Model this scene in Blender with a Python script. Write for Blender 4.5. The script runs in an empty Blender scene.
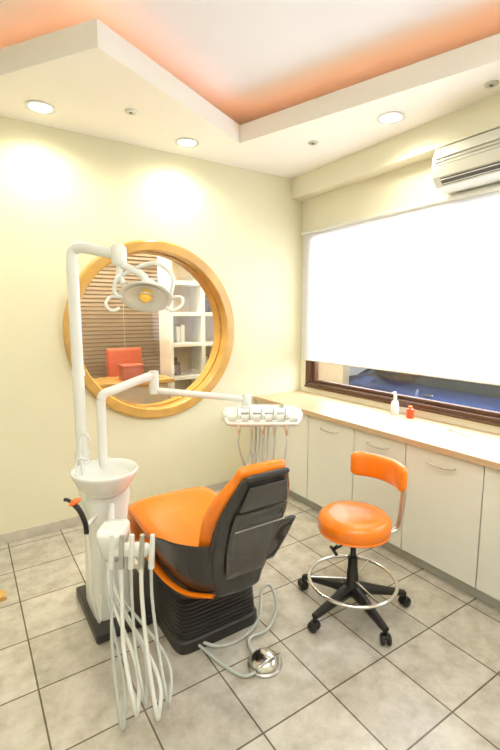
import bpy, bmesh, math
from mathutils import Vector, Matrix
from mathutils.geometry import tessellate_polygon
S=bpy.context.scene
COL=S.collection
# ------------------------------------------------ materials
def mat(name,col,rough=0.5,metal=0.0,spec=0.5,emit=None,es=0,noise=0,nscale=8,coat=0,alpha=1,bump=0):
    m=bpy.data.materials.new(name); m.use_nodes=True
    nt=m.node_tree; b=nt.nodes['Principled BSDF']
    b.inputs['Base Color'].default_value=(*col,1); b.inputs['Roughness'].default_value=rough
    b.inputs['Metallic'].default_value=metal; b.inputs['Specular IOR Level'].default_value=spec
    b.inputs['Coat Weight'].default_value=coat
    b.inputs['Alpha'].default_value=alpha
    if emit: b.inputs['Emission Color'].default_value=(*emit,1); b.inputs['Emission Strength'].default_value=es
    if noise or bump:
        tc=nt.nodes.new('ShaderNodeTexCoord'); n=nt.nodes.new('ShaderNodeTexNoise'); n.inputs['Scale'].default_value=nscale; n.inputs['Detail'].default_value=5
        nt.links.new(tc.outputs['Object'],n.inputs['Vector'])
        if noise:
            r=nt.nodes.new('ShaderNodeValToRGB')
            r.color_ramp.elements[0].color=(*[c*(1-noise) for c in col],1); r.color_ramp.elements[0].position=.3
            r.color_ramp.elements[1].color=(*[min(1,c*(1+noise)) for c in col],1); r.color_ramp.elements[1].position=.7
            nt.links.new(n.outputs['Fac'],r.inputs['Fac']); nt.links.new(r.outputs['Color'],b.inputs['Base Color'])
        if bump:
            bp=nt.nodes.new('ShaderNodeBump'); bp.inputs['Strength'].default_value=bump; bp.inputs['Distance'].default_value=.01
            nt.links.new(n.outputs['Fac'],bp.inputs['Height']); nt.links.new(bp.outputs['Normal'],b.inputs['Normal'])
    return m
M={}
M['wall']=mat('wall_paint',(.79,.765,.545),.7,noise=.02,nscale=3)
M['wallw']=mat('wall_white_cream',(.83,.81,.66),.7,noise=.02,nscale=3)
M['ceil']=mat('ceiling_paint',(.90,.875,.80),.8,noise=.01,nscale=2)
M['ceilup']=mat('ceiling_upper_paint',(.87,.88,.93),.8,noise=.01,nscale=2)
M['white']=mat('white_enamel',(.78,.80,.76),.25,coat=.3,noise=.015,nscale=4)
M['plast']=mat('white_plastic',(.76,.78,.73),.35,noise=.015,nscale=4)
M['door']=mat('cabinet_laminate',(.78,.79,.71),.35,noise=.012,nscale=3)
M['gap']=mat('shadow_gap',(.16,.14,.12),.8)
M['kick']=mat('kick_board',(.50,.50,.45),.5)
M['orange']=mat('orange_vinyl',(.96,.235,.006),.27,spec=.6,noise=.03,nscale=20,bump=.03,coat=.15)
M['dark']=mat('dark_grey_plastic',(.030,.028,.028),.25,coat=.2,noise=.1,nscale=15)
M['dark2']=mat('charcoal_base',(.030,.028,.027),.4,noise=.1,nscale=15)
M['smoke']=mat('smoked_panel',(.045,.042,.040),.12,coat=.5)
M['black']=mat('black_plastic',(.010,.010,.010),.35)
M['chrome']=mat('chrome',(.75,.75,.73),.14,metal=1)
M['steel']=mat('brushed_steel',(.6,.6,.58),.3,metal=1)
M['wood']=mat('honey_wood',(.60,.35,.085),.22,coat=.4,noise=.15,nscale=6)
M['brown']=mat('brown_frame',(.10,.045,.022),.4,noise=.15,nscale=10)
M['slat']=mat('brown_slat',(.40,.31,.22),.5,noise=.1)
M['hose']=mat('hose_grey',(.50,.53,.49),.4)
M['hosew']=mat('hose_white',(.74,.76,.70),.4)
M['yellow']=mat('lamp_yellow',(.95,.62,.08),.25,emit=(1,.6,.1),es=.15)
M['red']=mat('red_cap',(.85,.08,.02),.35)
M['redch']=mat('red_leather',(.55,.10,.04),.4)
M['orcap']=mat('orange_tip',(1,.16,.01),.3)
M['skirt']=mat('skirting_tile',(.58,.54,.44),.35,noise=.1,nscale=12)
M['ac']=mat('ac_plastic',(.66,.67,.60),.4)
M['acd']=mat('ac_dark',(.10,.10,.10),.5)
M['acm']=mat('ac_groove',(.40,.40,.36),.5)
M['blue']=mat('car_paint_blue',(.05,.10,.30),.2,coat=1)
M['cargl']=mat('car_glass',(.03,.04,.05),.05)
M['tyre']=mat('tyre',(.02,.02,.02),.8)
M['leaf']=mat('hedge_leaf',(.08,.20,.04),.7,noise=.5,nscale=30,bump=.5)
M['asph']=mat('asphalt',(.22,.22,.22),.9,noise=.2,nscale=40)
M['tan']=mat('tan_wall',(.60,.48,.33),.7,noise=.05)
M['redwood']=mat('redwood',(.42,.10,.05),.4,noise=.2)
M['bottle']=mat('clear_bottle',(.85,.87,.85),.15,alpha=.75)
M['lit']=mat('lamp_glow',(1,1,1),.5,emit=(1,.93,.78),es=9)
M['cove']=mat('cove_led',(1,.5,.3),.5,emit=(1,.40,.15),es=4.6)
def counter_mat():
    m=bpy.data.materials.new('counter_beech'); m.use_nodes=True; nt=m.node_tree; b=nt.nodes['Principled BSDF']
    tc=nt.nodes.new('ShaderNodeTexCoord'); mp=nt.nodes.new('ShaderNodeMapping'); mp.inputs['Scale'].default_value=(30,1.5,30)
    n=nt.nodes.new('ShaderNodeTexNoise'); n.inputs['Scale'].default_value=2; n.inputs['Detail'].default_value=4
    r=nt.nodes.new('ShaderNodeValToRGB'); r.color_ramp.elements[0].color=(.54,.37,.22,1); r.color_ramp.elements[1].color=(.66,.50,.32,1)
    nt.links.new(tc.outputs['Object'],mp.inputs['Vector']); nt.links.new(mp.outputs['Vector'],n.inputs['Vector'])
    nt.links.new(n.outputs['Fac'],r.inputs['Fac']); nt.links.new(r.outputs['Color'],b.inputs['Base Color']); b.inputs['Roughness'].default_value=.3
    return m
M['counter']=counter_mat()
def floor_mat(T=.35,ox=.163,oy=.17):
    m=bpy.data.materials.new('floor_tiles'); m.use_nodes=True; nt=m.node_tree; b=nt.nodes['Principled BSDF']; L=nt.links
    g=nt.nodes.new('ShaderNodeNewGeometry'); mp=nt.nodes.new('ShaderNodeMapping')
    mp.inputs['Location'].default_value=(-ox,-oy,0)
    L.new(g.outputs['Position'],mp.inputs['Vector'])
    br=nt.nodes.new('ShaderNodeTexBrick'); br.offset=0; br.squash=1
    br.inputs['Scale'].default_value=1; br.inputs['Brick Width'].default_value=T; br.inputs['Row Height'].default_value=T
    br.inputs['Mortar Size'].default_value=.0038; br.inputs['Mortar Smooth'].default_value=.1; br.inputs['Bias'].default_value=0
    br.inputs['Color1'].default_value=(.50,.475,.40,1); br.inputs['Color2'].default_value=(.60,.57,.49,1); br.inputs['Mortar'].default_value=(.16,.135,.10,1)
    L.new(mp.outputs['Vector'],br.inputs['Vector'])
    n=nt.nodes.new('ShaderNodeTexNoise'); n.inputs['Scale'].default_value=8; n.inputs['Detail'].default_value=9; n.inputs['Roughness'].default_value=.68
    L.new(g.outputs['Position'],n.inputs['Vector'])
    r=nt.nodes.new('ShaderNodeValToRGB'); r.color_ramp.elements[0].position=.32; r.color_ramp.elements[0].color=(.70,.67,.62,1); r.color_ramp.elements[1].position=.62; r.color_ramp.elements[1].color=(1.05,1.05,1.05,1)
    L.new(n.outputs['Fac'],r.inputs['Fac'])
    mx=nt.nodes.new('ShaderNodeMix'); mx.data_type='RGBA'; mx.blend_type='MULTIPLY'; mx.inputs[0].default_value=1
    L.new(br.outputs['Color'],mx.inputs[6]); L.new(r.outputs['Color'],mx.inputs[7]); L.new(mx.outputs[2],b.inputs['Base Color'])
    b.inputs['Roughness'].default_value=.21
    bp=nt.nodes.new('ShaderNodeBump'); bp.inputs['Strength'].default_value=.25; bp.inputs['Distance'].default_value=.004; bp.invert=True
    L.new(br.outputs['Fac'],bp.inputs['Height']); L.new(bp.outputs['Normal'],b.inputs['Normal'])
    return m
M['floor']=floor_mat()
def glass_mat(name,refl=.08):
    m=bpy.data.materials.new(name); m.use_nodes=True; nt=m.node_tree; nt.nodes.clear()
    o=nt.nodes.new('ShaderNodeOutputMaterial'); mx=nt.nodes.new('ShaderNodeMixShader'); t=nt.nodes.new('ShaderNodeBsdfTransparent'); g=nt.nodes.new('ShaderNodeBsdfGlossy'); g.inputs['Roughness'].default_value=.02
    mx.inputs[0].default_value=refl
    nt.links.new(t.outputs[0],mx.inputs[1]); nt.links.new(g.outputs[0],mx.inputs[2]); nt.links.new(mx.outputs[0],o.inputs[0]); return m
M['glass']=glass_mat('window_glass')
def blind_mat():
    m=bpy.data.materials.new('roller_blind_fabric'); m.use_nodes=True; nt=m.node_tree; nt.nodes.clear()
    o=nt.nodes.new('ShaderNodeOutputMaterial'); a=nt.nodes.new('ShaderNodeBsdfDiffuse'); a.inputs[0].default_value=(.9,.9,.88,1)
    t=nt.nodes.new('ShaderNodeBsdfTranslucent'); t.inputs[0].default_value=(.93,.95,1,1)
    mx=nt.nodes.new('ShaderNodeMixShader'); mx.inputs[0].default_value=.5
    nt.links.new(a.outputs[0],mx.inputs[1]); nt.links.new(t.outputs[0],mx.inputs[2]); nt.links.new(mx.outputs[0],o.inputs[0]); return m
M['blind']=blind_mat()
# ------------------------------------------------ helpers
def grp(name,loc):
    e=bpy.data.objects.new(name,None); e.empty_display_size=.1; e.location=loc; COL.objects.link(e); return e
def finish(name,verts,faces,m,parent=None,smooth=True,bevel=0,sub=0,angle=40):
    me=bpy.data.meshes.new(name); me.from_pydata([tuple(v) for v in verts],[],faces); me.update()
    bm=bmesh.new(); bm.from_mesh(me); bmesh.ops.recalc_face_normals(bm,faces=bm.faces); bm.to_mesh(me); bm.free()
    o=bpy.data.objects.new(name,me); COL.objects.link(o); me.materials.append(M[m] if isinstance(m,str) else m)
    if bevel:
        md=o.modifiers.new('b','BEVEL'); md.width=bevel; md.segments=3; md.limit_method='ANGLE'
    if sub:
        md=o.modifiers.new('s','SUBSURF'); md.levels=sub; md.render_levels=sub
    if smooth:
        for p in me.polygons: p.use_smooth=True
        if not sub:
            me.set_sharp_from_angle(angle=math.radians(angle)) if hasattr(me,'set_sharp_from_angle') else None
    if parent: o.parent=parent; o.matrix_parent_inverse=Matrix.Translation(-Vector(parent.location))
    return o
def box(name,c,s,m,parent=None,bevel=0.004,rz=0,R=None):
    v=[]
    R=R or Matrix.Rotation(rz,3,'Z')
    for x in(-.5,.5):
        for y in(-.5,.5):
            for z in(-.5,.5): v.append(Vector(c)+R@Vector((x*s[0],y*s[1],z*s[2])))
    f=[(0,1,3,2),(4,6,7,5),(0,4,5,1),(2,3,7,6),(0,2,6,4),(1,5,7,3)]
    return finish(name,v,f,m,parent,smooth=bool(bevel),bevel=bevel)
def cr(pts,n=8):
    P=[Vector(p) for p in pts]; out=[]
    for i in range(len(P)-1):
        a=P[i-1] if i else P[0]*2-P[1]; b=P[i]; c=P[i+1]; d=P[i+2] if i+2<len(P) else P[-1]*2-P[-2]
        for k in range(n):
            t=k/n; out.append(.5*((2*b)+(c-a)*t+(2*a-5*b+4*c-d)*t*t+(3*b-a-3*c+d)*t**3))
    out.append(P[-1]); return out
def tube(name,pts,r,m,parent=None,smooth=True,seg=12,n=8,closed=False):
    P=cr(pts,n) if smooth and len(pts)>2 else [Vector(p) for p in pts]
    rs=r if callable(r) else (lambda t:r)
    v=[];f=[]
    T=[(P[min(i+1,len(P)-1)]-P[max(i-1,0)]).normalized() for i in range(len(P))]
    up=Vector((0,0,1)) if abs(T[0].z)<.9 else Vector((1,0,0))
    N=T[0].cross(up).normalized()
    for i,p in enumerate(P):
        N=(N-T[i]*N.dot(T[i])).normalized(); B=T[i].cross(N)
        rr=rs(i/(len(P)-1))
        for k in range(seg):
            a=2*math.pi*k/seg; v.append(p+(N*math.cos(a)+B*math.sin(a))*rr)
    for i in range(len(P)-1):
        for k in range(seg):
            k2=(k+1)%seg; f.append((i*seg+k,i*seg+k2,(i+1)*seg+k2,(i+1)*seg+k))
    f.append(tuple(range(seg))); f.append(tuple((len(P)-1)*seg+k for k in range(seg)))
    return finish(name,v,f,m,parent)
def lathe(name,prof,loc,m,parent=None,seg=40,R=None,sx=1,sy=1,angle=40):
    R=R or Matrix.Identity(3); v=[];f=[]
    for (r,z) in prof:
        for k in range(seg):
            a=2*math.pi*k/seg; v.append(Vector(loc)+R@Vector((r*sx*math.cos(a),r*sy*math.sin(a),z)))
    for i in range(len(prof)-1):
        for k in range(seg):
            k2=(k+1)%seg; f.append((i*seg+k,i*seg+k2,(i+1)*seg+k2,(i+1)*seg+k))
    f.append(tuple(range(seg))); f.append(tuple((len(prof)-1)*seg+k for k in range(seg)))
    return finish(name,v,f,m,parent,angle=angle)
def ring(name,c,R0,r,m,parent=None,seg=56,Rm=None,arc=(0,2*math.pi)):
    Rm=Rm or Matrix.Identity(3); v=[];f=[];full=abs(arc[1]-arc[0]-2*math.pi)<1e-4; n=seg if full else seg+1;q=10
    for i in range(n):
        a=arc[0]+(arc[1]-arc[0])*i/seg
        for k in range(q):
            b=2*math.pi*k/q; v.append(Vector(c)+Rm@Vector(((R0+r*math.cos(b))*math.cos(a),(R0+r*math.cos(b))*math.sin(a),r*math.sin(b))))
    for i in range(seg):
        j=(i+1)%n
        for k in range(q): f.append((i*q+k,i*q+(k+1)%q,j*q+(k+1)%q,j*q+k))
    if not full: f.append(tuple(range(q))); f.append(tuple((n-1)*q+k for k in range(q)))
    return finish(name,v,f,m,parent)
def loft(name,rings,m,parent=None,caps=True,sub=0,closed=True,angle=50):
    n=len(rings[0]);v=[p for r in rings for p in r];f=[]
    for i in range(len(rings)-1):
        for k in range(n if closed else n-1):
            k2=(k+1)%n; f.append((i*n+k,i*n+k2,(i+1)*n+k2,(i+1)*n+k))
    if caps: f.append(tuple(range(n))); f.append(tuple((len(rings)-1)*n+k for k in range(n)))
    return finish(name,v,f,m,parent,sub=sub,angle=angle)
def sgp(v,e): return math.copysign(abs(v)**e,v)
def srect(cx,cy,z,hx,hy,e=.4,n=32,rz=0):
    R=Matrix.Rotation(rz,3,'Z'); return [Vector((cx,cy,z))+R@Vector((hx*sgp(math.cos(2*math.pi*k/n),e),hy*sgp(math.sin(2*math.pi*k/n),e),0)) for k in range(n)]
def slab(name,st,m,parent=None,e=.45,n=28,sub=6):
    Q=[Vector((a[0],a[1],a[2])) for a in st]; W=[Vector((a[3],a[4],a[5])) for a in st]
    P=cr(Q,sub); W=cr(W,sub); rings=[]
    L=len(P)
    for i in range(L):
        T=(P[min(i+1,L-1)]-P[max(i-1,0)]); T.x=0; T.normalize(); N=Vector((0,-T.z,T.y))
        def R(off,k):
            hw,ht,bw=W[i]; hw-= (1-k)*ht; ht2=ht*k
            rr=[]
            for q in range(n):
                a=2*math.pi*q/n; x=hw*sgp(math.cos(a),e); z=ht2*sgp(math.sin(a),.8)
                rr.append(P[i]+T*off+Vector((x,0,0))+N*(z+bw*(x/max(hw,.01))**2))
            return rr
        h=W[i][1]
        if i==0:
            for k,o in((.25,-.97),(.6,-.8),(.87,-.5)): rings.append(R(h*o,k))
        rings.append(R(0,1))
        if i==L-1:
            for k,o in((.87,.5),(.6,.8),(.25,.97)): rings.append(R(h*o,k))
    return loft(name,rings,m,parent,angle=60)
def light(name,typ,loc,energy,color=(1,1,1),rot=(0,0,0),**k):
    l=bpy.data.lights.new(name,typ); l.energy=energy; l.color=color
    for a,b in k.items(): setattr(l,a,b)
    o=bpy.data.objects.new(name,l); o.location=loc; o.rotation_euler=rot; COL.objects.link(o); return o
# ------------------------------------------------ room
YB=3.40; XW=2.845; XL=-1.7; YF=-1.8; ZT=3.14; ZS=2.88
box('floor',((XL+XW)/2+.05,(YF+YB)/2+.05,-.05),(XW-XL+.3,YB-YF+.3,.1),'floor',bevel=0)
box('ceiling',((XL+XW)/2,(YF+YB)/2,ZT+.04),(XW-XL+.3,YB-YF+.3,.08),'ceilup',bevel=0)
box('wall_left',(XL-.05,(YF+YB)/2,ZT/2),(.1,YB-YF+.2,ZT),'wallw',bevel=0)
box('wall_front',((XL+XW)/2,YF-.05,ZT/2),(XW-XL,.1,ZT),'wallw',bevel=0)
WC=(1.328,1.48); RO=.655; RI=.632
def wall_hole():
    x0,x1,z0,z1=XL,XW+.12,0,ZT; angs=[2*math.pi*k/96 for k in range(96)]
    for cx in(x0,x1):
        for cz in(z0,z1): angs.append(math.atan2(cz-WC[1],cx-WC[0])%(2*math.pi))
    angs=sorted(set(angs)); v=[];f=[];n=len(angs)
    for y in(YB,YB+.16):
        for a in angs:
            c,s=math.cos(a),math.sin(a); t=1e9
            if c>1e-9:t=min(t,(x1-WC[0])/c)
            if c<-1e-9:t=min(t,(x0-WC[0])/c)
            if s>1e-9:t=min(t,(z1-WC[1])/s)
            if s<-1e-9:t=min(t,(z0-WC[1])/s)
            v.append((WC[0]+RO*c,y,WC[1]+RO*s)); v.append((WC[0]+t*c,y,WC[1]+t*s))
    o=2*n
    for k in range(n):
        j=(k+1)%n
        f.append((2*k,2*k+1,2*j+1,2*j)); f.append((o+2*k,o+2*j,o+2*j+1,o+2*k+1)); f.append((2*k,2*j,o+2*j,o+2*k)); f.append((2*k+1,o+2*k+1,o+2*j+1,2*j+1))
    return finish('wall_back',v,f,'wall',smooth=False)
wall_hole()
g=grp('window_1',(WC[0],YB,WC[1]))
def annulus(name,prof,m,parent):
    v=[];f=[];n=96;Q=len(prof)
    for (r,y) in prof:
        for k in range(n): a=2*math.pi*k/n; v.append((WC[0]+r*math.cos(a),y,WC[1]+r*math.sin(a)))
    for q in range(Q):
        for k in range(n): f.append((q*n+k,q*n+(k+1)%n,((q+1)%Q)*n+(k+1)%n,((q+1)%Q)*n+k))
    return finish(name,v,f,m,parent,angle=35)
annulus('round_frame',[(RI,YB-.001),(RI,YB-.034),(RI+.008,YB-.045),(.70,YB-.048),(.712,YB-.040),(.716,YB-.028),(.716,YB-.001)],'wood',g)
annulus('inner_liner',[(RI,YB-.001),(RO-.002,YB-.001),(RO-.002,YB+.16),(RI,YB+.16)],'wood',g)
annulus('back_frame',[(RI,YB+.161),(.70,YB+.161),(.70,YB+.19),(RI,YB+.19)],'wood',g)
annulus('glazing_bead',[(RI-.012,YB+.055),(RI-.001,YB+.055),(RI-.001,YB+.075),(RI-.012,YB+.075)],'wood',g)
n=96
finish('pane',[(WC[0]+.628*math.cos(2*math.pi*k/n),YB+.08,WC[1]+.628*math.sin(2*math.pi*k/n)) for k in range(n)],[tuple(range(n))],'glass',g,smooth=False)
OY0,OY1,OZ0,OZ1=-.6,3.31,.90,2.38
g=grp('wall_right',(XW,1,0)); wx=XW+.06
yy0,yy1=YF-.1,YB-.001
box('below_window',(wx,(yy0+yy1)/2,OZ0/2),(.12,yy1-yy0,OZ0),'wallw',g,bevel=0)
box('above_window',(wx,(yy0+yy1)/2,(OZ1+ZT)/2),(.12,yy1-yy0,ZT-OZ1),'wallw',g,bevel=0)
box('far_pier',(wx,(OY1+yy1)/2,(OZ0+OZ1)/2),(.12,yy1-OY1,OZ1-OZ0),'wallw',g,bevel=0)
box('near_pier',(wx,(OY0+yy0)/2,(OZ0+OZ1)/2),(.12,OY0-yy0,OZ1-OZ0),'wallw',g,bevel=0)
box('trim_1',(XW-.07,(YF+YB)/2,(2.70+ZS)/2),(.14,YB-YF-.002,ZS-2.70),'wallw',bevel=0)
g=grp('window_2',(XW+.05,1.4,1.5))
fx=XW+.03
box('frame_bottom',(fx,(OY0+OY1)/2,OZ0+.025),(.08,OY1-OY0,.05),'brown',g)
box('frame_top',(fx,(OY0+OY1)/2,OZ1-.03),(.08,OY1-OY0,.06),'brown',g)
for i,y in enumerate((OY0+.03,OY1-.03)): box('jamb_%d'%i,(fx,y,(OZ0+OZ1)/2),(.08,.06,OZ1-OZ0-.12),'brown',g)
for i,y in enumerate((.72,)): box('mullion_%d'%i,(fx,y,(OZ0+OZ1)/2),(.07,.07,OZ1-OZ0-.12),'brown',g)
box('sash_bottom',(fx+.015,(OY0+OY1)/2,OZ0+.066),(.045,OY1-OY0-.12,.03),'brown',g)
box('sash_side',(fx+.015,OY1-.085,1.65),(.045,.045,1.35),'brown',g)
box('pane',(fx+.02,(OY0+OY1)/2,(OZ0+OZ1)/2),(.004,OY1-OY0-.14,OZ1-OZ0-.14),'glass',g,bevel=0)
box('inner_sill',(XW-.012,(OY0+OY1)/2,OZ0+.012),(.02,OY1-OY0,.02),'brown',g)
g=grp('roller_blind',(XW-.03,1.6,2.4))
box('fabric',(XW-.03,1.45,1.78),(.002,3.80,1.20),'blind',g,bevel=0)
tube('roller',[(XW-.032,-.45,2.385),(XW-.032,3.36,2.385)],.018,'plast',g)
tube('bottom_bar',[(XW-.03,-.45,1.175),(XW-.03,3.35,1.175)],.007,'plast',g)
open_poly=[(-1.4,3.10),(.10,3.10),(.645,2.307),(1.837,2.934),(2.36,1.307),(2.55,.75),(2.55,-1.4),(-1.4,-1.4)]
outer=[(XL,YF),(XW,YF),(XW,YB),(XL,YB)]
def soffit():
    allp=[Vector((*p,0)) for p in outer]+[Vector((*p,0)) for p in open_poly]
    tris=tessellate_polygon([[Vector((*p,0)) for p in outer],[Vector((*p,0)) for p in open_poly]])
    n=len(allp); v=[(p.x,p.y,ZS) for p in allp]+[(p.x,p.y,ZS+.03) for p in allp]
    f=[tuple(t) for t in tris]+[tuple(i+n for i in t) for t in tris]
    finish('ceiling_soffit',v,f,'ceil',smooth=False)
soffit()
def offset(poly,d):
    out=[];n=len(poly); area=sum(poly[i][0]*poly[(i+1)%n][1]-poly[(i+1)%n][0]*poly[i][1] for i in range(n)); s=1 if area>0 else -1
    for i in range(n):
        p=Vector(poly[i]);a=(p-Vector(poly[i-1])).normalized();b=(Vector(poly[(i+1)%n])-p).normalized()
        na=Vector((a.y,-a.x))*s; nb=Vector((b.y,-b.x))*s; m=(na+nb)/(1+na.dot(nb)); out.append(tuple(p+m*d))
    return out
def band(name,d0,d1,z0,z1,m):
    A=offset(open_poly,d0);B=offset(open_poly,d1);n=len(A)
    v=[(*p,z0) for p in A]+[(*p,z1) for p in A]+[(*p,z1) for p in B]+[(*p,z0) for p in B];f=[]
    for q in range(4):
        for k in range(n): f.append((q*n+k,q*n+(k+1)%n,((q+1)%4)*n+(k+1)%n,((q+1)%4)*n+k))
    return finish(name,v,f,m,smooth=False)
band('trim_2',0,.02,ZS-.001,3.005,'ceil')
band('cove_light',.03,.045,2.980,3.0,'cove')
box('baseboard_back',((XL+2.29)/2,YB-.006,.038),(2.29-XL,.012,.076),'skirt',bevel=.002)
box('baseboard_left',(XL+.006,(YF+YB)/2,.038),(.012,YB-YF-.04,.076),'skirt',bevel=.002)
def downlight(x,y,e):
    g=grp('downlight',(x,y,ZS))
    lathe('rim',[(.062,.0),(.085,-.001),(.088,-.006),(.07,-.010),(.062,-.004)],(x,y,ZS-.001),'white',g)
    lathe('lens',[(.001,-.004),(.064,-.004),(.064,-.003),(.001,-.003)],(x,y,ZS-.001),'lit',g)
    l=light('bulb','SPOT',(x,y,ZS-.02),e,(1,.92,.70),spot_size=math.radians(156),spot_blend=.8,shadow_soft_size=.05)
    l.parent=g; l.matrix_parent_inverse=Matrix.Translation(-g.location)
for x,y in((.506,3.12),(1.50,3.13),(2.426,2.03),(-.55,3.0)): downlight(x,y,33)
def spotf(x,y):
    g=grp('ceiling_spotlight',(x,y,ZS))
    lathe('ring',[(.018,-.012),(.03,-.012),(.036,-.004),(.036,0),(.018,0)],(x,y,ZS-.001),'steel',g)
    lathe('glass_bulb',[(.001,-.014),(.012,-.012),(.018,-.006),(.018,-.001)],(x,y,ZS-.001),'black',g)
for x,y in((.99,2.87),(2.28,2.62),(2.55,1.45)): spotf(x,y)
# ------------------------------------------------ air conditioner
g=grp('air_conditioner',(2.75,1.45,2.55))
dx=-.035
def acprof(y):
    pr=[(2.875,2.68),(2.74,2.685),(2.69,2.67),(2.665,2.62),(2.66,2.54),(2.672,2.49),(2.72,2.435),(2.80,2.415),(2.875,2.42)]
    return [Vector((a+dx,y,b)) for a,b in pr]
loft('housing',[acprof(1.85),acprof(1.01)],'ac',g,angle=25)
for i in range(3): box('grille_%d'%i,(2.659+dx+.001*i,1.43,2.60-i*.022),(.006,.80,.003),'acm',g,bevel=0)
box('louvre',(2.694+dx,1.43,2.462),(.004,.74,.05),'acd',g,bevel=.001,R=Matrix.Rotation(math.radians(-42),3,'Y'))
for i in range(2): box('vane_%d'%i,(2.685+dx+.02*i,1.43,2.473-.022*i),(.012,.74,.006),'ac',g,bevel=.001,R=Matrix.Rotation(math.radians(-42),3,'Y'))
# ------------------------------------------------ counter
g=grp('base_cabinet',(2.6,1.3,0))
CX=2.30; y0c=-.8
box('carcass',((CX+.02+XW-.003)/2,(y0c+YB-.003)/2,.445),(XW-.003-CX-.02,YB-.003-y0c,.72),'gap',g,bevel=0)
box('kick',((CX+.06+XW-.01)/2,(y0c+YB-.003)/2,.042),(XW-.01-CX-.06,YB-.003-y0c,.08),'kick',g,bevel=0)
box('worktop',((2.275+XW-.003)/2,(y0c+YB-.003)/2,.83),(XW-.003-2.275,YB-.003-y0c,.04),'counter',g,bevel=.004)
edges=[3.395,3.11,2.64,2.14,1.70,1.20,.76,.29,-.18,-.65]
for i in range(len(edges)-1):
    a,b=edges[i],edges[i+1]
    box('door_%d'%i,(CX+.009,(a+b)/2,.447),(.018,abs(a-b)-.007,.71),'door',g,bevel=.002)
    if i>0:
        yc=(a+b)/2; z=.735
        pts=[(CX,yc-.085,z),(CX-.02,yc-.08,z),(CX-.03,yc-.04,z-.004),(CX-.032,yc,z-.005),(CX-.03,yc+.04,z-.004),(CX-.02,yc+.08,z),(CX,yc+.085,z)]
        tube('handle_%d'%i,pts,.0055,'steel',g)
box('end_panel',(2.57,y0c-.01,.425),(.54,.018,.85),'door',g,bevel=.002)
bxx,byy=2.76,2.16
g=grp('spray_bottle',(bxx,byy,.85))
lathe('body',[(.001,0),(.028,0),(.031,.006),(.031,.075),(.024,.10),(.012,.11),(.012,.125),(.001,.125)],(bxx,byy,.851),'bottle',g)
lathe('cap',[(.001,0),(.014,0),(.014,.025),(.006,.03),(.006,.045),(.001,.045)],(bxx,byy,.975),'plast',g)
box('nozzle',(bxx-.015,byy,1.02),(.045,.012,.012),'plast',g)
g=grp('red_cap_jar',(2.75,2.01,.85))
lathe('body',[(.001,0),(.024,0),(.027,.005),(.027,.065),(.018,.072),(.001,.072)],(2.75,2.01,.851),'red',g)
lathe('cap',[(.001,0),(.015,0),(.015,.018),(.001,.020)],(2.75,2.01,.922),'orcap',g)
g=grp('dental_mirror',(2.62,1.55,.86))
tube('handle',[(2.62,1.47,.858),(2.66,1.62,.858)],.004,'steel',g)
lathe('head',[(.001,0),(.012,0),(.012,.004),(.001,.004)],(2.663,1.632,.856),'chrome',g)
# ------------------------------------------------ stool
SX,SY=1.70,1.56
g=grp('dentist_stool',(SX,SY,0))
for i in range(5):
    a=math.radians(41+72*i); c,s=math.cos(a),math.sin(a); R=Matrix.Rotation(a,3,'Z')
    rs=[]
    for (r,z,w,h) in((.0,.115,.032,.030),(.06,.112,.030,.028),(.16,.098,.024,.020),(.27,.082,.019,.014),(.30,.078,.017,.011)):
        rs.append([Vector((SX,SY,0))+R@Vector((r,w*sgp(math.cos(t),.5),z+h*sgp(math.sin(t),.5))) for t in [2*math.pi*k/16 for k in range(16)]])
    loft('leg_%d'%i,rs,'black',g)
    px,py=SX+.30*c,SY+.30*s
    tube('caster_stem_%d'%i,[(px,py,.045),(px,py,.08)],.008,'black',g)
    Rw=Matrix.Rotation(a+.9*i,3,'Z')@Matrix.Rotation(math.radians(90),3,'X')
    for k,o in enumerate((-.016,.016)):
        off=Rw@Vector((0,0,o)); lathe('caster_%d_%d'%(i,k),[(.001,-.010),(.022,-.010),(.027,-.006),(.027,.006),(.022,.010),(.001,.010)],(px+off.x,py+off.y,.0275),'black',g,R=Rw,seg=24)
    box('caster_hood_%d'%i,(px,py,.043),(.04,.052,.022),'black',g,bevel=.008,rz=a+.9*i)
lathe('hub',[(.001,.08),(.04,.08),(.046,.10),(.044,.14),(.032,.155),(.03,.22),(.026,.225),(.026,.30),(.001,.30)],(SX,SY,0),'black',g)
lathe('gas_lift',[(.001,.30),(.015,.30),(.015,.43),(.001,.43)],(SX,SY,0),'black',g)
lathe('mount',[(.001,.40),(.05,.41),(.10,.44),(.15,.452),(.001,.455)],(SX,SY,0),'black',g)
ring('foot_ring',(SX,SY,.165),.235,.010,'chrome',g)
for i in range(3):
    a=math.radians(20+120*i); tube('ring_spoke_%d'%i,[(SX+.03*math.cos(a),SY+.03*math.sin(a),.17),(SX+.232*math.cos(a),SY+.232*math.sin(a),.165)],.006,'chrome',g)
lathe('seat',[(.001,.452),(.165,.452),(.18,.456),(.19,.472),(.195,.50),(.192,.524),(.176,.543),(.13,.551),(.06,.549),(.001,.548)],(SX,SY,0),'orange',g,seg=64,angle=80)
ring('seat_piping',(SX,SY,.46),.186,.006,'orange',g)
tube('lever',[(SX-.02,SY-.02,.42),(SX-.10,SY-.01,.40),(SX-.15,SY+.0,.385)],.006,'black',g)
for i in range(3): 
    a=i*2.1; tube('knob_%d'%i,[(SX-.15,SY,.385),(SX-.15+.012,SY+.03*math.cos(a),.385+.03*math.sin(a))],.009,'black',g)
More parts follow.
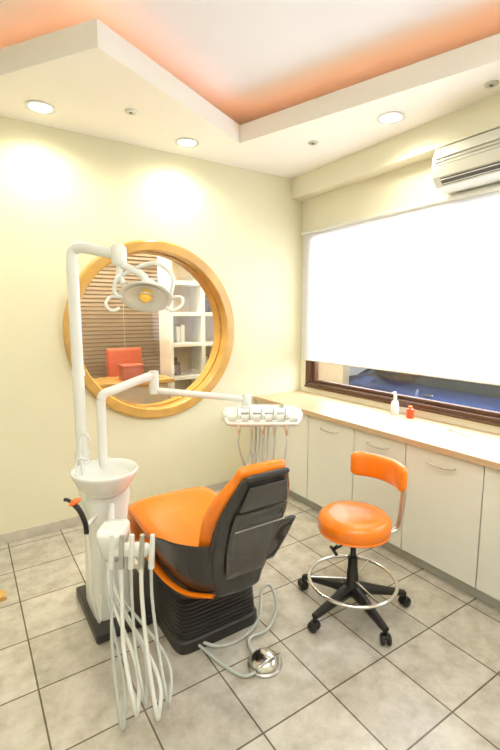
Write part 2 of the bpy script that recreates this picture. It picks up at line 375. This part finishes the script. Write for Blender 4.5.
def arc_pad(name,R0,th,h,a0,a1,z,m,parent):
    rs=[];N=40
    for i in range(N+1):
        t=i/N;d=min(t,1-t)/.10
        k=math.sqrt(max(0,1-(1-min(1,d))**2)); k=max(k,.2)
        aa=math.radians(a0+(a1-a0)*t)
        rs.append([Vector((SX,SY,z))+Vector((math.cos(aa)*(R0+th*.5*k*sgp(math.cos(q),.7)),math.sin(aa)*(R0+th*.5*k*sgp(math.cos(q),.7)),h*.5*(.6+.4*k)*sgp(math.sin(q),.6))) for q in [2*math.pi*j/20 for j in range(20)]])
    return loft(name,rs,m,parent,angle=80)
arc_pad('backrest',.245,.055,.14,-44,50,.748,'orange',g)
a=math.radians(-30)
def on(r,z,aa=a): return (SX+r*math.cos(aa),SY+r*math.sin(aa),z)
for nm,da in(('back_bar',0),('back_bar_2',.1)):
    tube(nm,[on(.05,.443,a+da),on(.20,.435,a+da),on(.25,.46,a+da),on(.262,.52,a+da),on(.27,.62,a+da),on(.275,.72,a+da)],.009,'steel',g)
# ------------------------------------------------ dental chair
g=grp('dental_chair',(.98,2.0,0))
bx,by=.98,2.03
rs=[srect(bx,by,.001,.235,.29,.2),srect(bx,by,.055,.235,.29,.2),srect(bx,by,.062,.228,.283,.2)]
z=.062
for i in range(9):
    sc=1-.006*i
    rs+=[srect(bx,by,z+.003,.219*sc,.273*sc,.2),srect(bx,by,z+.006,.219*sc,.273*sc,.2),srect(bx,by,z+.009,.226*sc,.28*sc,.2),srect(bx,by,z+.019,.226*sc,.28*sc,.2)]
    z+=.020
rs+=[srect(bx,by,z+.008,.20,.25,.3),srect(bx,by,z+.05,.19,.22,.3),srect(bx,by,z+.09,.20,.25,.3)]
loft('bellows_base',rs,'dark2',g,angle=30)
box('floor_plate',(.62,2.27,.028),(.36,.47,.055),'dark2',g,bevel=.012)
CX2=1.0
slab('seat_cushion',[(CX2,1.66,.42,.20,.05,.03),(CX2,1.85,.425,.235,.055,.03),(CX2,2.08,.445,.262,.055,.02),(CX2,2.28,.475,.268,.05,.01),(CX2,2.42,.475,.262,.048,0),(CX2,2.52,.41,.24,.045,0),(CX2,2.58,.30,.21,.04,0),(CX2,2.61,.20,.19,.035,0)],'orange',g)
slab('seat_pan',[(CX2,1.68,.36,.18,.025,.02),(CX2,2.0,.355,.20,.025,.01),(CX2,2.3,.385,.21,.025,.01),(CX2,2.40,.385,.20,.02,0)],'dark',g)
def bucket(name,pl,m,th=.018):
    A=cr([(p[0],p[1],p[2]) for p in pl],6); Bt=cr([(p[0],p[1],p[3]) for p in pl],6); rs=[];L=len(A)
    for i in range(L):
        T=(A[min(i+1,L-1)]-A[max(i-1,0)]);T.z=0;T.normalize();N=Vector((T.y,-T.x,0))
        z0,z1=A[i].z,Bt[i].z;zc=(z0+z1)/2;hh=(z1-z0)/2
        rs.append([Vector((A[i].x,A[i].y,zc))+N*(th*.5*sgp(math.cos(q),.5)+.03*math.sin(q))+Vector((0,0,hh*sgp(math.sin(q),.7))) for q in [2*math.pi*j/20 for j in range(20)]])
    return loft(name,rs,m,g,angle=60)
bucket('hip_shell',[(.755,2.10,.44,.46),(.73,1.99,.395,.52),(.73,1.85,.375,.575),(.755,1.70,.37,.61),(.84,1.60,.37,.62),(1.0,1.575,.37,.62),(1.14,1.60,.37,.62),(1.22,1.70,.37,.60),(1.25,1.85,.375,.56),(1.25,1.99,.395,.51),(1.24,2.10,.44,.46)],'dark')
bucket('hip_trim',[(.76,2.16,.36,.42),(.735,2.05,.335,.395),(.735,1.85,.325,.38),(.77,1.70,.325,.375),(.86,1.61,.335,.37)],'orange',.035)
bxx=.99
slab('backrest_cushion',[(bxx,1.66,.47,.17,.038,-.03),(bxx,1.60,.60,.185,.040,-.035),(bxx,1.53,.74,.20,.040,-.03),(bxx,1.47,.86,.175,.036,-.02),(bxx,1.435,.94,.13,.032,-.01),(bxx,1.42,.982,.12,.028,0)],'orange',g)
slab('backrest_shell',[(bxx,1.60,.36,.12,.022,-.01),(bxx,1.575,.48,.155,.022,-.03),(bxx,1.53,.60,.17,.022,-.035),(bxx,1.465,.74,.175,.022,-.03),(bxx,1.41,.87,.15,.02,-.02),(bxx,1.385,.95,.118,.018,-.01),(bxx,1.375,.970,.108,.016,0)],'dark',g,e=.28)
slab('backrest_panel',[(bxx,1.550,.46,.10,.008,0),(bxx,1.503,.61,.12,.008,0),(bxx,1.438,.75,.135,.008,0),(bxx,1.412,.81,.13,.008,0)],'smoke',g,e=.25)
slab('headrest_panel',[(bxx,1.398,.835,.12,.008,0),(bxx,1.368,.93,.095,.008,0)],'smoke',g,e=.25)
box('panel_seam',(bxx,1.425,.735),(.25,.006,.004),'steel',g,bevel=.001)
slab('side_wing',[(1.16,1.62,.44,.05,.012,0),(1.19,1.57,.56,.055,.012,0),(1.19,1.50,.68,.05,.012,0)],'smoke',g)
# ------------------------------------------------ cuspidor unit
g=grp('dental_unit',(.57,2.25,0))
ux,uy=.565,2.27
rs=[srect(ux,uy,z,hx,hy,.4) for z,hx,hy in((.056,.10,.15),(.30,.095,.14),(.50,.09,.13),(.62,.10,.14),(.70,.115,.14),(.735,.11,.13),(.74,.08,.10))]
loft('column',rs,'white',g,angle=60)
bc=(.555,2.185)
lathe('bowl',[(.001,.70),(.06,.70),(.10,.725),(.135,.77),(.155,.81),(.163,.828),(.165,.838),(.158,.842),(.148,.836),(.133,.81),(.10,.775),(.05,.76),(.001,.757)],(*bc,0),'white',g,seg=56,angle=80)
lathe('drain',[(.001,.758),(.02,.764),(.018,.767),(.001,.767)],(*bc,0),'chrome',g)
tube('faucet',[(.47,2.27,.80),(.455,2.27,.92),(.46,2.26,1.0),(.48,2.25,1.02),(.50,2.24,.99),(.505,2.24,.96)],.007,'white',g)
tube('cup_filler',[(.43,2.22,.80),(.425,2.22,.88),(.44,2.2,.91),(.47,2.18,.90)],.007,'white',g)
px,py=.485,2.35
tube('lamp_pole',[(px,py,.55),(px,py,1.86)],.029,'white',g,smooth=False,seg=24)
lathe('pole_collar',[(.03,1.30),(.034,1.30),(.034,1.33),(.03,1.33)],(px,py,0),'white',g)
lathe('pole_collar_low',[(.03,.84),(.037,.84),(.037,.90),(.03,.90)],(px,py,0),'white',g)
tube('lamp_elbow',[(px,py,1.84),(px,py,1.89),(px+.008,py-.008,1.93),(px+.04,py-.04,1.94),(px+.10,py-.10,1.925),(px+.18,py-.18,1.90)],.027,'white',g,seg=20)
tube('pillar',[(.585,2.32,.70),(.585,2.32,1.12),(.587,2.32,1.17),(.605,2.32,1.20),(.66,2.32,1.215),(.78,2.33,1.25),(.88,2.335,1.275)],.024,'white',g,seg=20)
tube('elbow_joint',[(.885,2.335,1.30),(.885,2.335,1.17)],.027,'white',g,smooth=False,seg=20)
tube('swing_arm',[(.885,2.335,1.19),(1.0,2.25,1.175),(1.30,2.04,1.145)],.019,'white',g,seg=16)
tube('tray_joint',[(1.31,2.03,1.08),(1.31,2.03,1.17)],.025,'white',g,smooth=False)
jx,jy,jz=.665,2.17,1.90
lathe('joint_cap',[(.001,.05),(.025,.048),(.036,.035),(.038,0),(.036,-.04),(.028,-.05),(.001,-.052)],(jx,jy,jz),'white',g)
tube('yoke',[(jx,jy,jz-.04),(jx+.0,jy,jz-.10),(jx+.01,jy-.02,jz-.14)],.016,'white',g)
hx,hy,hz=.75,2.055,1.695
nrm=Vector((-.40,-.55,-.72)).normalized()
Rl=nrm.to_track_quat('Z','Y').to_matrix()
rt=Vector((.836,-.549,0))
H=Vector((hx,hy,hz))
lathe('reflector_shell',[(.001,-.055),(.05,-.052),(.09,-.035),(.122,-.01),(.130,.0),(.125,.004),(.10,-.005),(.07,-.022),(.03,-.03),(.001,-.03)],H,'white',g,R=Rl,sx=1.0,sy=.78,angle=80)
lathe('bulb_cap',[(.001,.016),(.02,.014),(.027,.003),(.027,-.03),(.001,-.03)],H,'yellow',g,R=Rl)
lathe('inner_mirror',[(.036,-.026),(.07,-.016),(.098,.0),(.10,-.001),(.07,-.018),(.036,-.028)],H,'plast',g,R=Rl,sx=1,sy=.75)
ring('bulb_ring',H+nrm*.004,.036,.004,'chrome',g,Rm=Rl,seg=32)
tube('yoke_arm_l',[Vector((jx,jy,jz-.13)),H-rt*.13+Vector((0,0,.10)),H-rt*.15+Vector((0,0,.03)),H-rt*.12],.010,'white',g)
tube('yoke_arm_r',[Vector((jx,jy,jz-.10)),H+rt*.04+Vector((0,0,.16)),H+rt*.13+Vector((0,0,.10)),H+rt*.12],.010,'white',g)
tube('lamp_spine',[Vector((jx,jy,jz-.04)),H+Vector((.0,.02,.10)),H+Vector((.01,.03,.04))],.018,'white',g)
for s,nm in((-1,'l'),(1,'r')):
    p=H+rt*s*.11
    tube('handle_'+nm,[p,p+rt*s*.06+nrm*.0,p+rt*s*.07+nrm*.05,p+rt*s*.03+nrm*.09,p+rt*s*-.0+nrm*.07],.008,'white',g)
tube('rear_housing',[H-nrm*.04,H-nrm*.09],.04,'white',g,smooth=False,seg=24)
tg=Vector((1.325,1.90,1.085)); a=math.radians(-33.3); RT=Matrix.Rotation(a,3,'Z')
def TL(x,y,z): return tg+RT@Vector((x*1.1,y,z))
def tring(z,hx_,hy_): return [TL(hx_*sgp(math.cos(2*math.pi*k/40),.4),hy_*sgp(math.sin(2*math.pi*k/40),.45),z) for k in range(40)]
loft('delivery_body',[tring(-.05,.14,.09),tring(-.046,.175,.12),tring(-.02,.194,.137),tring(.012,.196,.139),tring(.020,.188,.132),tring(.014,.176,.12),tring(.012,.1,.06)],'white',g,angle=70)
loft('tray_mat',[tring(.0205,.12,.07),tring(.0165,.12,.07)],'plast',g)
tube('tray_handle',[TL(-.17,-.12,-.005),TL(-.16,-.165,-.012),TL(-.12,-.178,-.015),TL(.12,-.178,-.015),TL(.16,-.165,-.012),TL(.17,-.12,-.005)],.009,'white',g)
for i in range(5):
    x=-.11+.055*i
    box('holder_%d'%i,TL(x,-.15,-.012),(.03,.045,.024),'plast',g,bevel=.006,rz=a)
    tube('handpiece_%d'%i,[TL(x,-.135,.055),TL(x,-.15,.02),TL(x,-.16,-.045),TL(x,-.162,-.085)],lambda t:.006+.005*math.sin(math.pi*min(1,t*1.1)),'steel' if i%2 else 'chrome',g,seg=12)
    tube('hose_%d'%i,[TL(x,-.162,-.08),TL(x,-.165,-.13),TL(x*.8,-.13,-.23-.015*i),TL(x*.5-.02,-.04,-.27-.01*i),TL(-.05+.02*i,.03,-.18),TL(-.05+.022*i,.04,-.045)],.0055,'hose',g,seg=8)
lathe('tray_knob',[(.001,0),(.014,0),(.014,.016),(.001,.018)],TL(.10,.05,.018),'steel',g,seg=20)
box('tray_syringe_stand',TL(-.08,.04,.024),(.05,.03,.012),'steel',g,bevel=.004,rz=a)
hp=Vector((.465,1.74,.70))
tube('assistant_arm',[(.56,2.12,.66),(.52,1.98,.66),(.48,1.82,.67)],.018,'white',g)
def hring(z,s): return srect(hp.x,hp.y,hp.z+z,.055*s,.075*s,.5,32,a)
loft('assistant_holder',[hring(-.09,.55),hring(-.07,.75),hring(0,1),hring(.03,1.05),hring(.04,.98),hring(.042,.6)],'white',g,angle=60)
box('holder_wing',(.50,1.66,.665),(.17,.05,.05),'plast',g,bevel=.015,rz=a)
import random
random.seed(3)
for i in range(5):
    sx_=.435+.034*i; sy_=1.67-.022*i
    tube('suction_%d'%i,[(sx_-.003,sy_+.01,.60),(sx_,sy_,.69),(sx_+.003,sy_-.003,.745)],lambda t:.013-.004*t,'steel' if i in(1,3) else 'plast',g,seg=14)
    lo=.02+.035*((i*2)%5)
    fx_=sx_+random.uniform(-.03,.015); fy=sy_-.10
    k=i
    tube('suction_hose_%d'%i,[(sx_-.003,sy_+.01,.61),(sx_-.01,sy_-.01,.48),(sx_-.03+.005*k,sy_-.06,.30),(fx_-.02,fy-.06,lo+.06),(fx_+.0,fy-.04,lo*.6+.012+.004*k),(fx_+.04,fy+.08,lo+.08),(.47+.012*k,1.92,.34),(.535+.01*k,2.12,.42)],.0085 if i%2 else .0065,'hosew' if i%2 else 'hose',g,seg=10,n=10)
tube('curing_light_body',[(.365,2.005,.765),(.385,1.985,.735),(.402,1.97,.68),(.405,1.965,.63)],.012,'black',g)
tube('curing_light_tip',[(.365,2.005,.765),(.345,2.02,.782),(.33,2.03,.785)],.008,'black',g)
lathe('curing_light_shield',[(.001,0),(.026,0),(.030,.006),(.014,.018),(.001,.020)],(.372,2.0,.770),'orcap',g,R=Vector((-.4,.2,.9)).normalized().to_track_quat('Z','Y').to_matrix())
tube('curing_light_hose',[(.405,1.965,.64),(.41,1.96,.50),(.42,1.97,.30),(.45,2.0,.15),(.50,2.15,.20)],.006,'hosew',g)
tube('curing_bracket',[(.48,2.10,.64),(.405,1.97,.66)],.012,'white',g)
g=grp('foot_pedal',(1.06,1.49,0))
lathe('pedal_base',[(.001,.001),(.078,.001),(.08,.012),(.074,.018),(.001,.02)],(1.06,1.49,0),'steel',g)
lathe('pedal_dome',[(.07,.02),(.066,.035),(.05,.05),(.025,.058),(.001,.06)],(1.06,1.49,0),'chrome',g,angle=80)
tube('pedal_bar',[(1.0,1.45,.05),(1.06,1.44,.075),(1.12,1.46,.05)],.006,'chrome',g)
tube('pedal_hose',[(1.04,1.56,.02),(1.08,1.65,.02),(1.20,1.66,.015),(1.30,1.72,.06),(1.32,1.80,.13),(1.26,1.80,.13),(1.17,1.70,.06),(1.05,1.68,.012),(.93,1.70,.012),(.86,1.76,.03)],.008,'hose',g)
tube('pedal_hose_2',[(.99,1.46,.02),(.94,1.48,.012),(.90,1.56,.012),(.87,1.68,.012),(.84,1.77,.03)],.007,'hose',g)
g=grp('wooden_wedge',(.06,2.73,0))
finish('wedge',[(-.02,2.68,.001),(.10,2.68,.001),(.10,2.76,.001),(-.02,2.76,.001),(-.02,2.68,.045),(-.02,2.76,.045),(.10,2.68,.02),(.10,2.76,.02)],[(0,1,2,3),(4,6,7,5),(0,1,6,4),(3,2,7,5),(0,3,5,4),(1,2,7,6)],'wood',g,smooth=False)
# ------------------------------------------------ adjacent room
A0,A1,B1=-.6,3.6,5.4
g=grp('wall_adjacent',(1.5,B1,1.5))
box('far',((A0+A1)/2,B1+.05,1.5),(A1-A0,.1,3),'tan',g,bevel=0)
box('side_l',(A0-.05,4.5,1.5),(.1,1.9,3),'tan',g,bevel=0)
box('side_r',(A1+.05,4.5,1.5),(.1,1.9,3),'tan',g,bevel=0)
box('floor_adjacent',((A0+A1)/2,4.5,-.06),(A1-A0,1.8,.1),'floor',bevel=0)
box('ceiling_adjacent',((A0+A1)/2,4.5,2.95),(A1-A0,1.8,.1),'ceil',bevel=0)
light('adjacent_room_lamp','AREA',(1.5,4.1,2.85),80,(1,.92,.78),shape='RECTANGLE',size=1.6,size_y=.6)
g=grp('venetian_blind',(1.6,5.1,1.5))
box('headrail',(1.58,5.1,2.36),(1.4,.05,.05),'slat',g)
v=[];f=[]
for i in range(38):
    z=.62+i*.045
    b=len(v)
    for (dy,dz) in((-.022,.010),(.022,-.004)):
        for x in(.9,2.26):
            v.append((x,5.1+dy,z+dz))
            v.append((x,5.1+dy,z+dz+.003))
    f+=[(b,b+2,b+6,b+4),(b+1,b+5,b+7,b+3),(b,b+1,b+3,b+2),(b+4,b+6,b+7,b+5),(b,b+4,b+5,b+1),(b+2,b+3,b+7,b+6)]
finish('slats',v,f,'slat',g,smooth=False)
for x in(1.1,1.58,2.06): tube('cord_%.1f'%x,[(x,5.07,.62),(x,5.07,2.34)],.003,'plast',g)
g=grp('shelf_unit',(2.1,4.3,1.5))
sx0,sx1=1.80,2.55
for i,x in enumerate((sx0,2.17,sx1)): box('upright_%d'%i,(x,4.35,1.15),(.045,.28,2.28),'door',g)
for i,z in enumerate((.1,.55,.95,1.30,1.62,1.94,2.27)): box('shelf_%d'%i,((sx0+sx1)/2,4.35,z),(sx1-sx0,.27,.04),'door',g)
box('back',((sx0+sx1)/2,4.50,1.15),(sx1-sx0,.015,2.25),'tan',g)
k=0
for z,x0 in((.97,1.86),(.97,2.23),(1.32,1.90),(1.64,2.30)):
    x=x0
    for j in range(random.choice((2,3))):
        w_=random.uniform(.025,.05); h_=random.uniform(.12,.2)
        box('folder_%d'%k,(x+w_/2,4.38,z+h_/2+.001),(w_,.15,h_),random.choice(('redwood','tan','plast','brown')),g,bevel=.002); x+=w_+.004; k+=1
g=grp('reception_desk',(1.2,4.2,0))
box('top',(1.15,4.15,.98),(1.1,.45,.04),'wood',g); box('front',(1.15,4.15,.48),(1.0,.35,.94),'tan',g)
g=grp('red_wood_box',(1.3,4.1,1))
box('body',(1.33,4.10,1.065),(.20,.16,.12),'redwood',g,bevel=.01); box('lid',(1.33,4.10,1.135),(.215,.17,.02),'redwood',g,bevel=.005)
cxx=1.50
g=grp('office_chair',(cxx,4.62,0))
box('seat',(cxx,4.64,.62),(.42,.40,.07),'redch',g,bevel=.03)
box('back',(cxx,4.84,1.0),(.40,.06,.50),'redch',g,bevel=.03)
box('back_bracket',(cxx,4.86,.72),(.06,.02,.2),'steel',g,bevel=.004)
tube('post',[(cxx,4.64,.03),(cxx,4.64,.60)],.025,'steel',g,smooth=False)
for i in range(5):
    aa=i*2*math.pi/5; tube('foot_%d'%i,[(cxx,4.64,.06),(cxx+.2*math.cos(aa),4.64+.2*math.sin(aa),.02)],.015,'steel',g,smooth=False)
# ------------------------------------------------ outside
box('ground_exterior',(10,3,-.35),(14,30,.1),'asph',bevel=0)
g=grp('parked_car',(5.6,3.0,-.3))
def carring(x,k):
    pr=[(-2.1,.25),(-2.15,.55),(-2.0,.80),(-1.25,.95),(-.65,1.36),(.75,1.40),(1.45,1.0),(2.05,.88),(2.12,.55),(2.08,.25)]
    return [Vector((x,3.2+a*(1-.05*k),-.30+b)) for a,b in pr]
loft('body',[carring(5.05,1),carring(5.0,0),carring(6.6,0),carring(6.55,1)],'blue',g,angle=30)
finish('side_glass',[(4.985,2.05,.68),(4.985,2.68,1.02),(4.985,3.85,1.05),(4.985,4.45,.72)],[(0,1,2,3)],'cargl',g,smooth=False)
for y in(1.85,4.55):
    lathe('wheel_%.0f'%y,[(.001,-.1),(.30,-.1),(.32,-.06),(.32,.06),(.30,.1),(.001,.1)],(5.05,y,.02),'tyre',g,R=Matrix.Rotation(math.radians(90),3,'Y'))
    lathe('rim_%.0f'%y,[(.001,-.01),(.20,-.01),(.20,.01),(.001,.01)],(4.94,y,.02),'steel',g,R=Matrix.Rotation(math.radians(90),3,'Y'))
box('car_sill_trim',(4.985,3.2,.33),(.02,2.6,.04),'steel',g)
box('door_handle',(4.98,3.4,.58),(.02,.16,.025),'steel',g)
g=grp('hedge',(4.6,6,0))
bm=bmesh.new()
random.seed(5)
for i in range(60):
    c=Vector((random.uniform(4.1,5.2),random.uniform(5.4,9),random.uniform(-.1,.9)))
    r=bmesh.ops.create_icosphere(bm,subdivisions=2,radius=random.uniform(.18,.32),matrix=Matrix.Translation(c))
    for vv in r['verts']: vv.co+= (vv.co-c)*random.uniform(-.25,.25)
me=bpy.data.meshes.new('foliage'); bm.to_mesh(me); bm.free(); me.materials.append(M['leaf']); o=bpy.data.objects.new('foliage',me); COL.objects.link(o); o.parent=g; o.matrix_parent_inverse=Matrix.Translation(-g.location)
# ------------------------------------------------ lights
light('window_daylight','AREA',(XW+.35,1.45,1.80),225,(.93,.96,1),rot=(0,math.radians(90),0),shape='RECTANGLE',size=1.3,size_y=3.9)
light('added_room_fill','AREA',(.4,-.1,3.10),65,(1,.97,.90),shape='RECTANGLE',size=2.6,size_y=2.0)  # fill light added overhead out of view to brighten the room; no fixture
sd=Vector((.48,.10,-.87)).normalized()
su=light('sun','SUN',(0,0,10),5.0,(1,.96,.9),angle=math.radians(1)); su.rotation_euler=sd.to_track_quat('-Z','Y').to_euler()
w=bpy.data.worlds.new('world'); S.world=w; w.use_nodes=True
bgn=w.node_tree.nodes['Background']; sky=w.node_tree.nodes.new('ShaderNodeTexSky'); sky.sky_type='HOSEK_WILKIE'; sky.turbidity=6; sky.sun_direction=(-sd)
w.node_tree.links.new(sky.outputs[0],bgn.inputs[0]); bgn.inputs[1].default_value=2.6
# ------------------------------------------------ camera
cam=bpy.data.cameras.new('cam'); cam.sensor_fit='VERTICAL'; cam.sensor_height=36; cam.lens=437*36/750; cam.clip_start=.02
co=bpy.data.objects.new('camera',cam); co.location=(0,0,1.61); co.rotation_euler=(math.radians(90-7.8),0,math.radians(-33.3)); COL.objects.link(co); S.camera=co
S.view_settings.view_transform='Standard'; S.view_settings.look='None'; S.view_settings.exposure=0.06
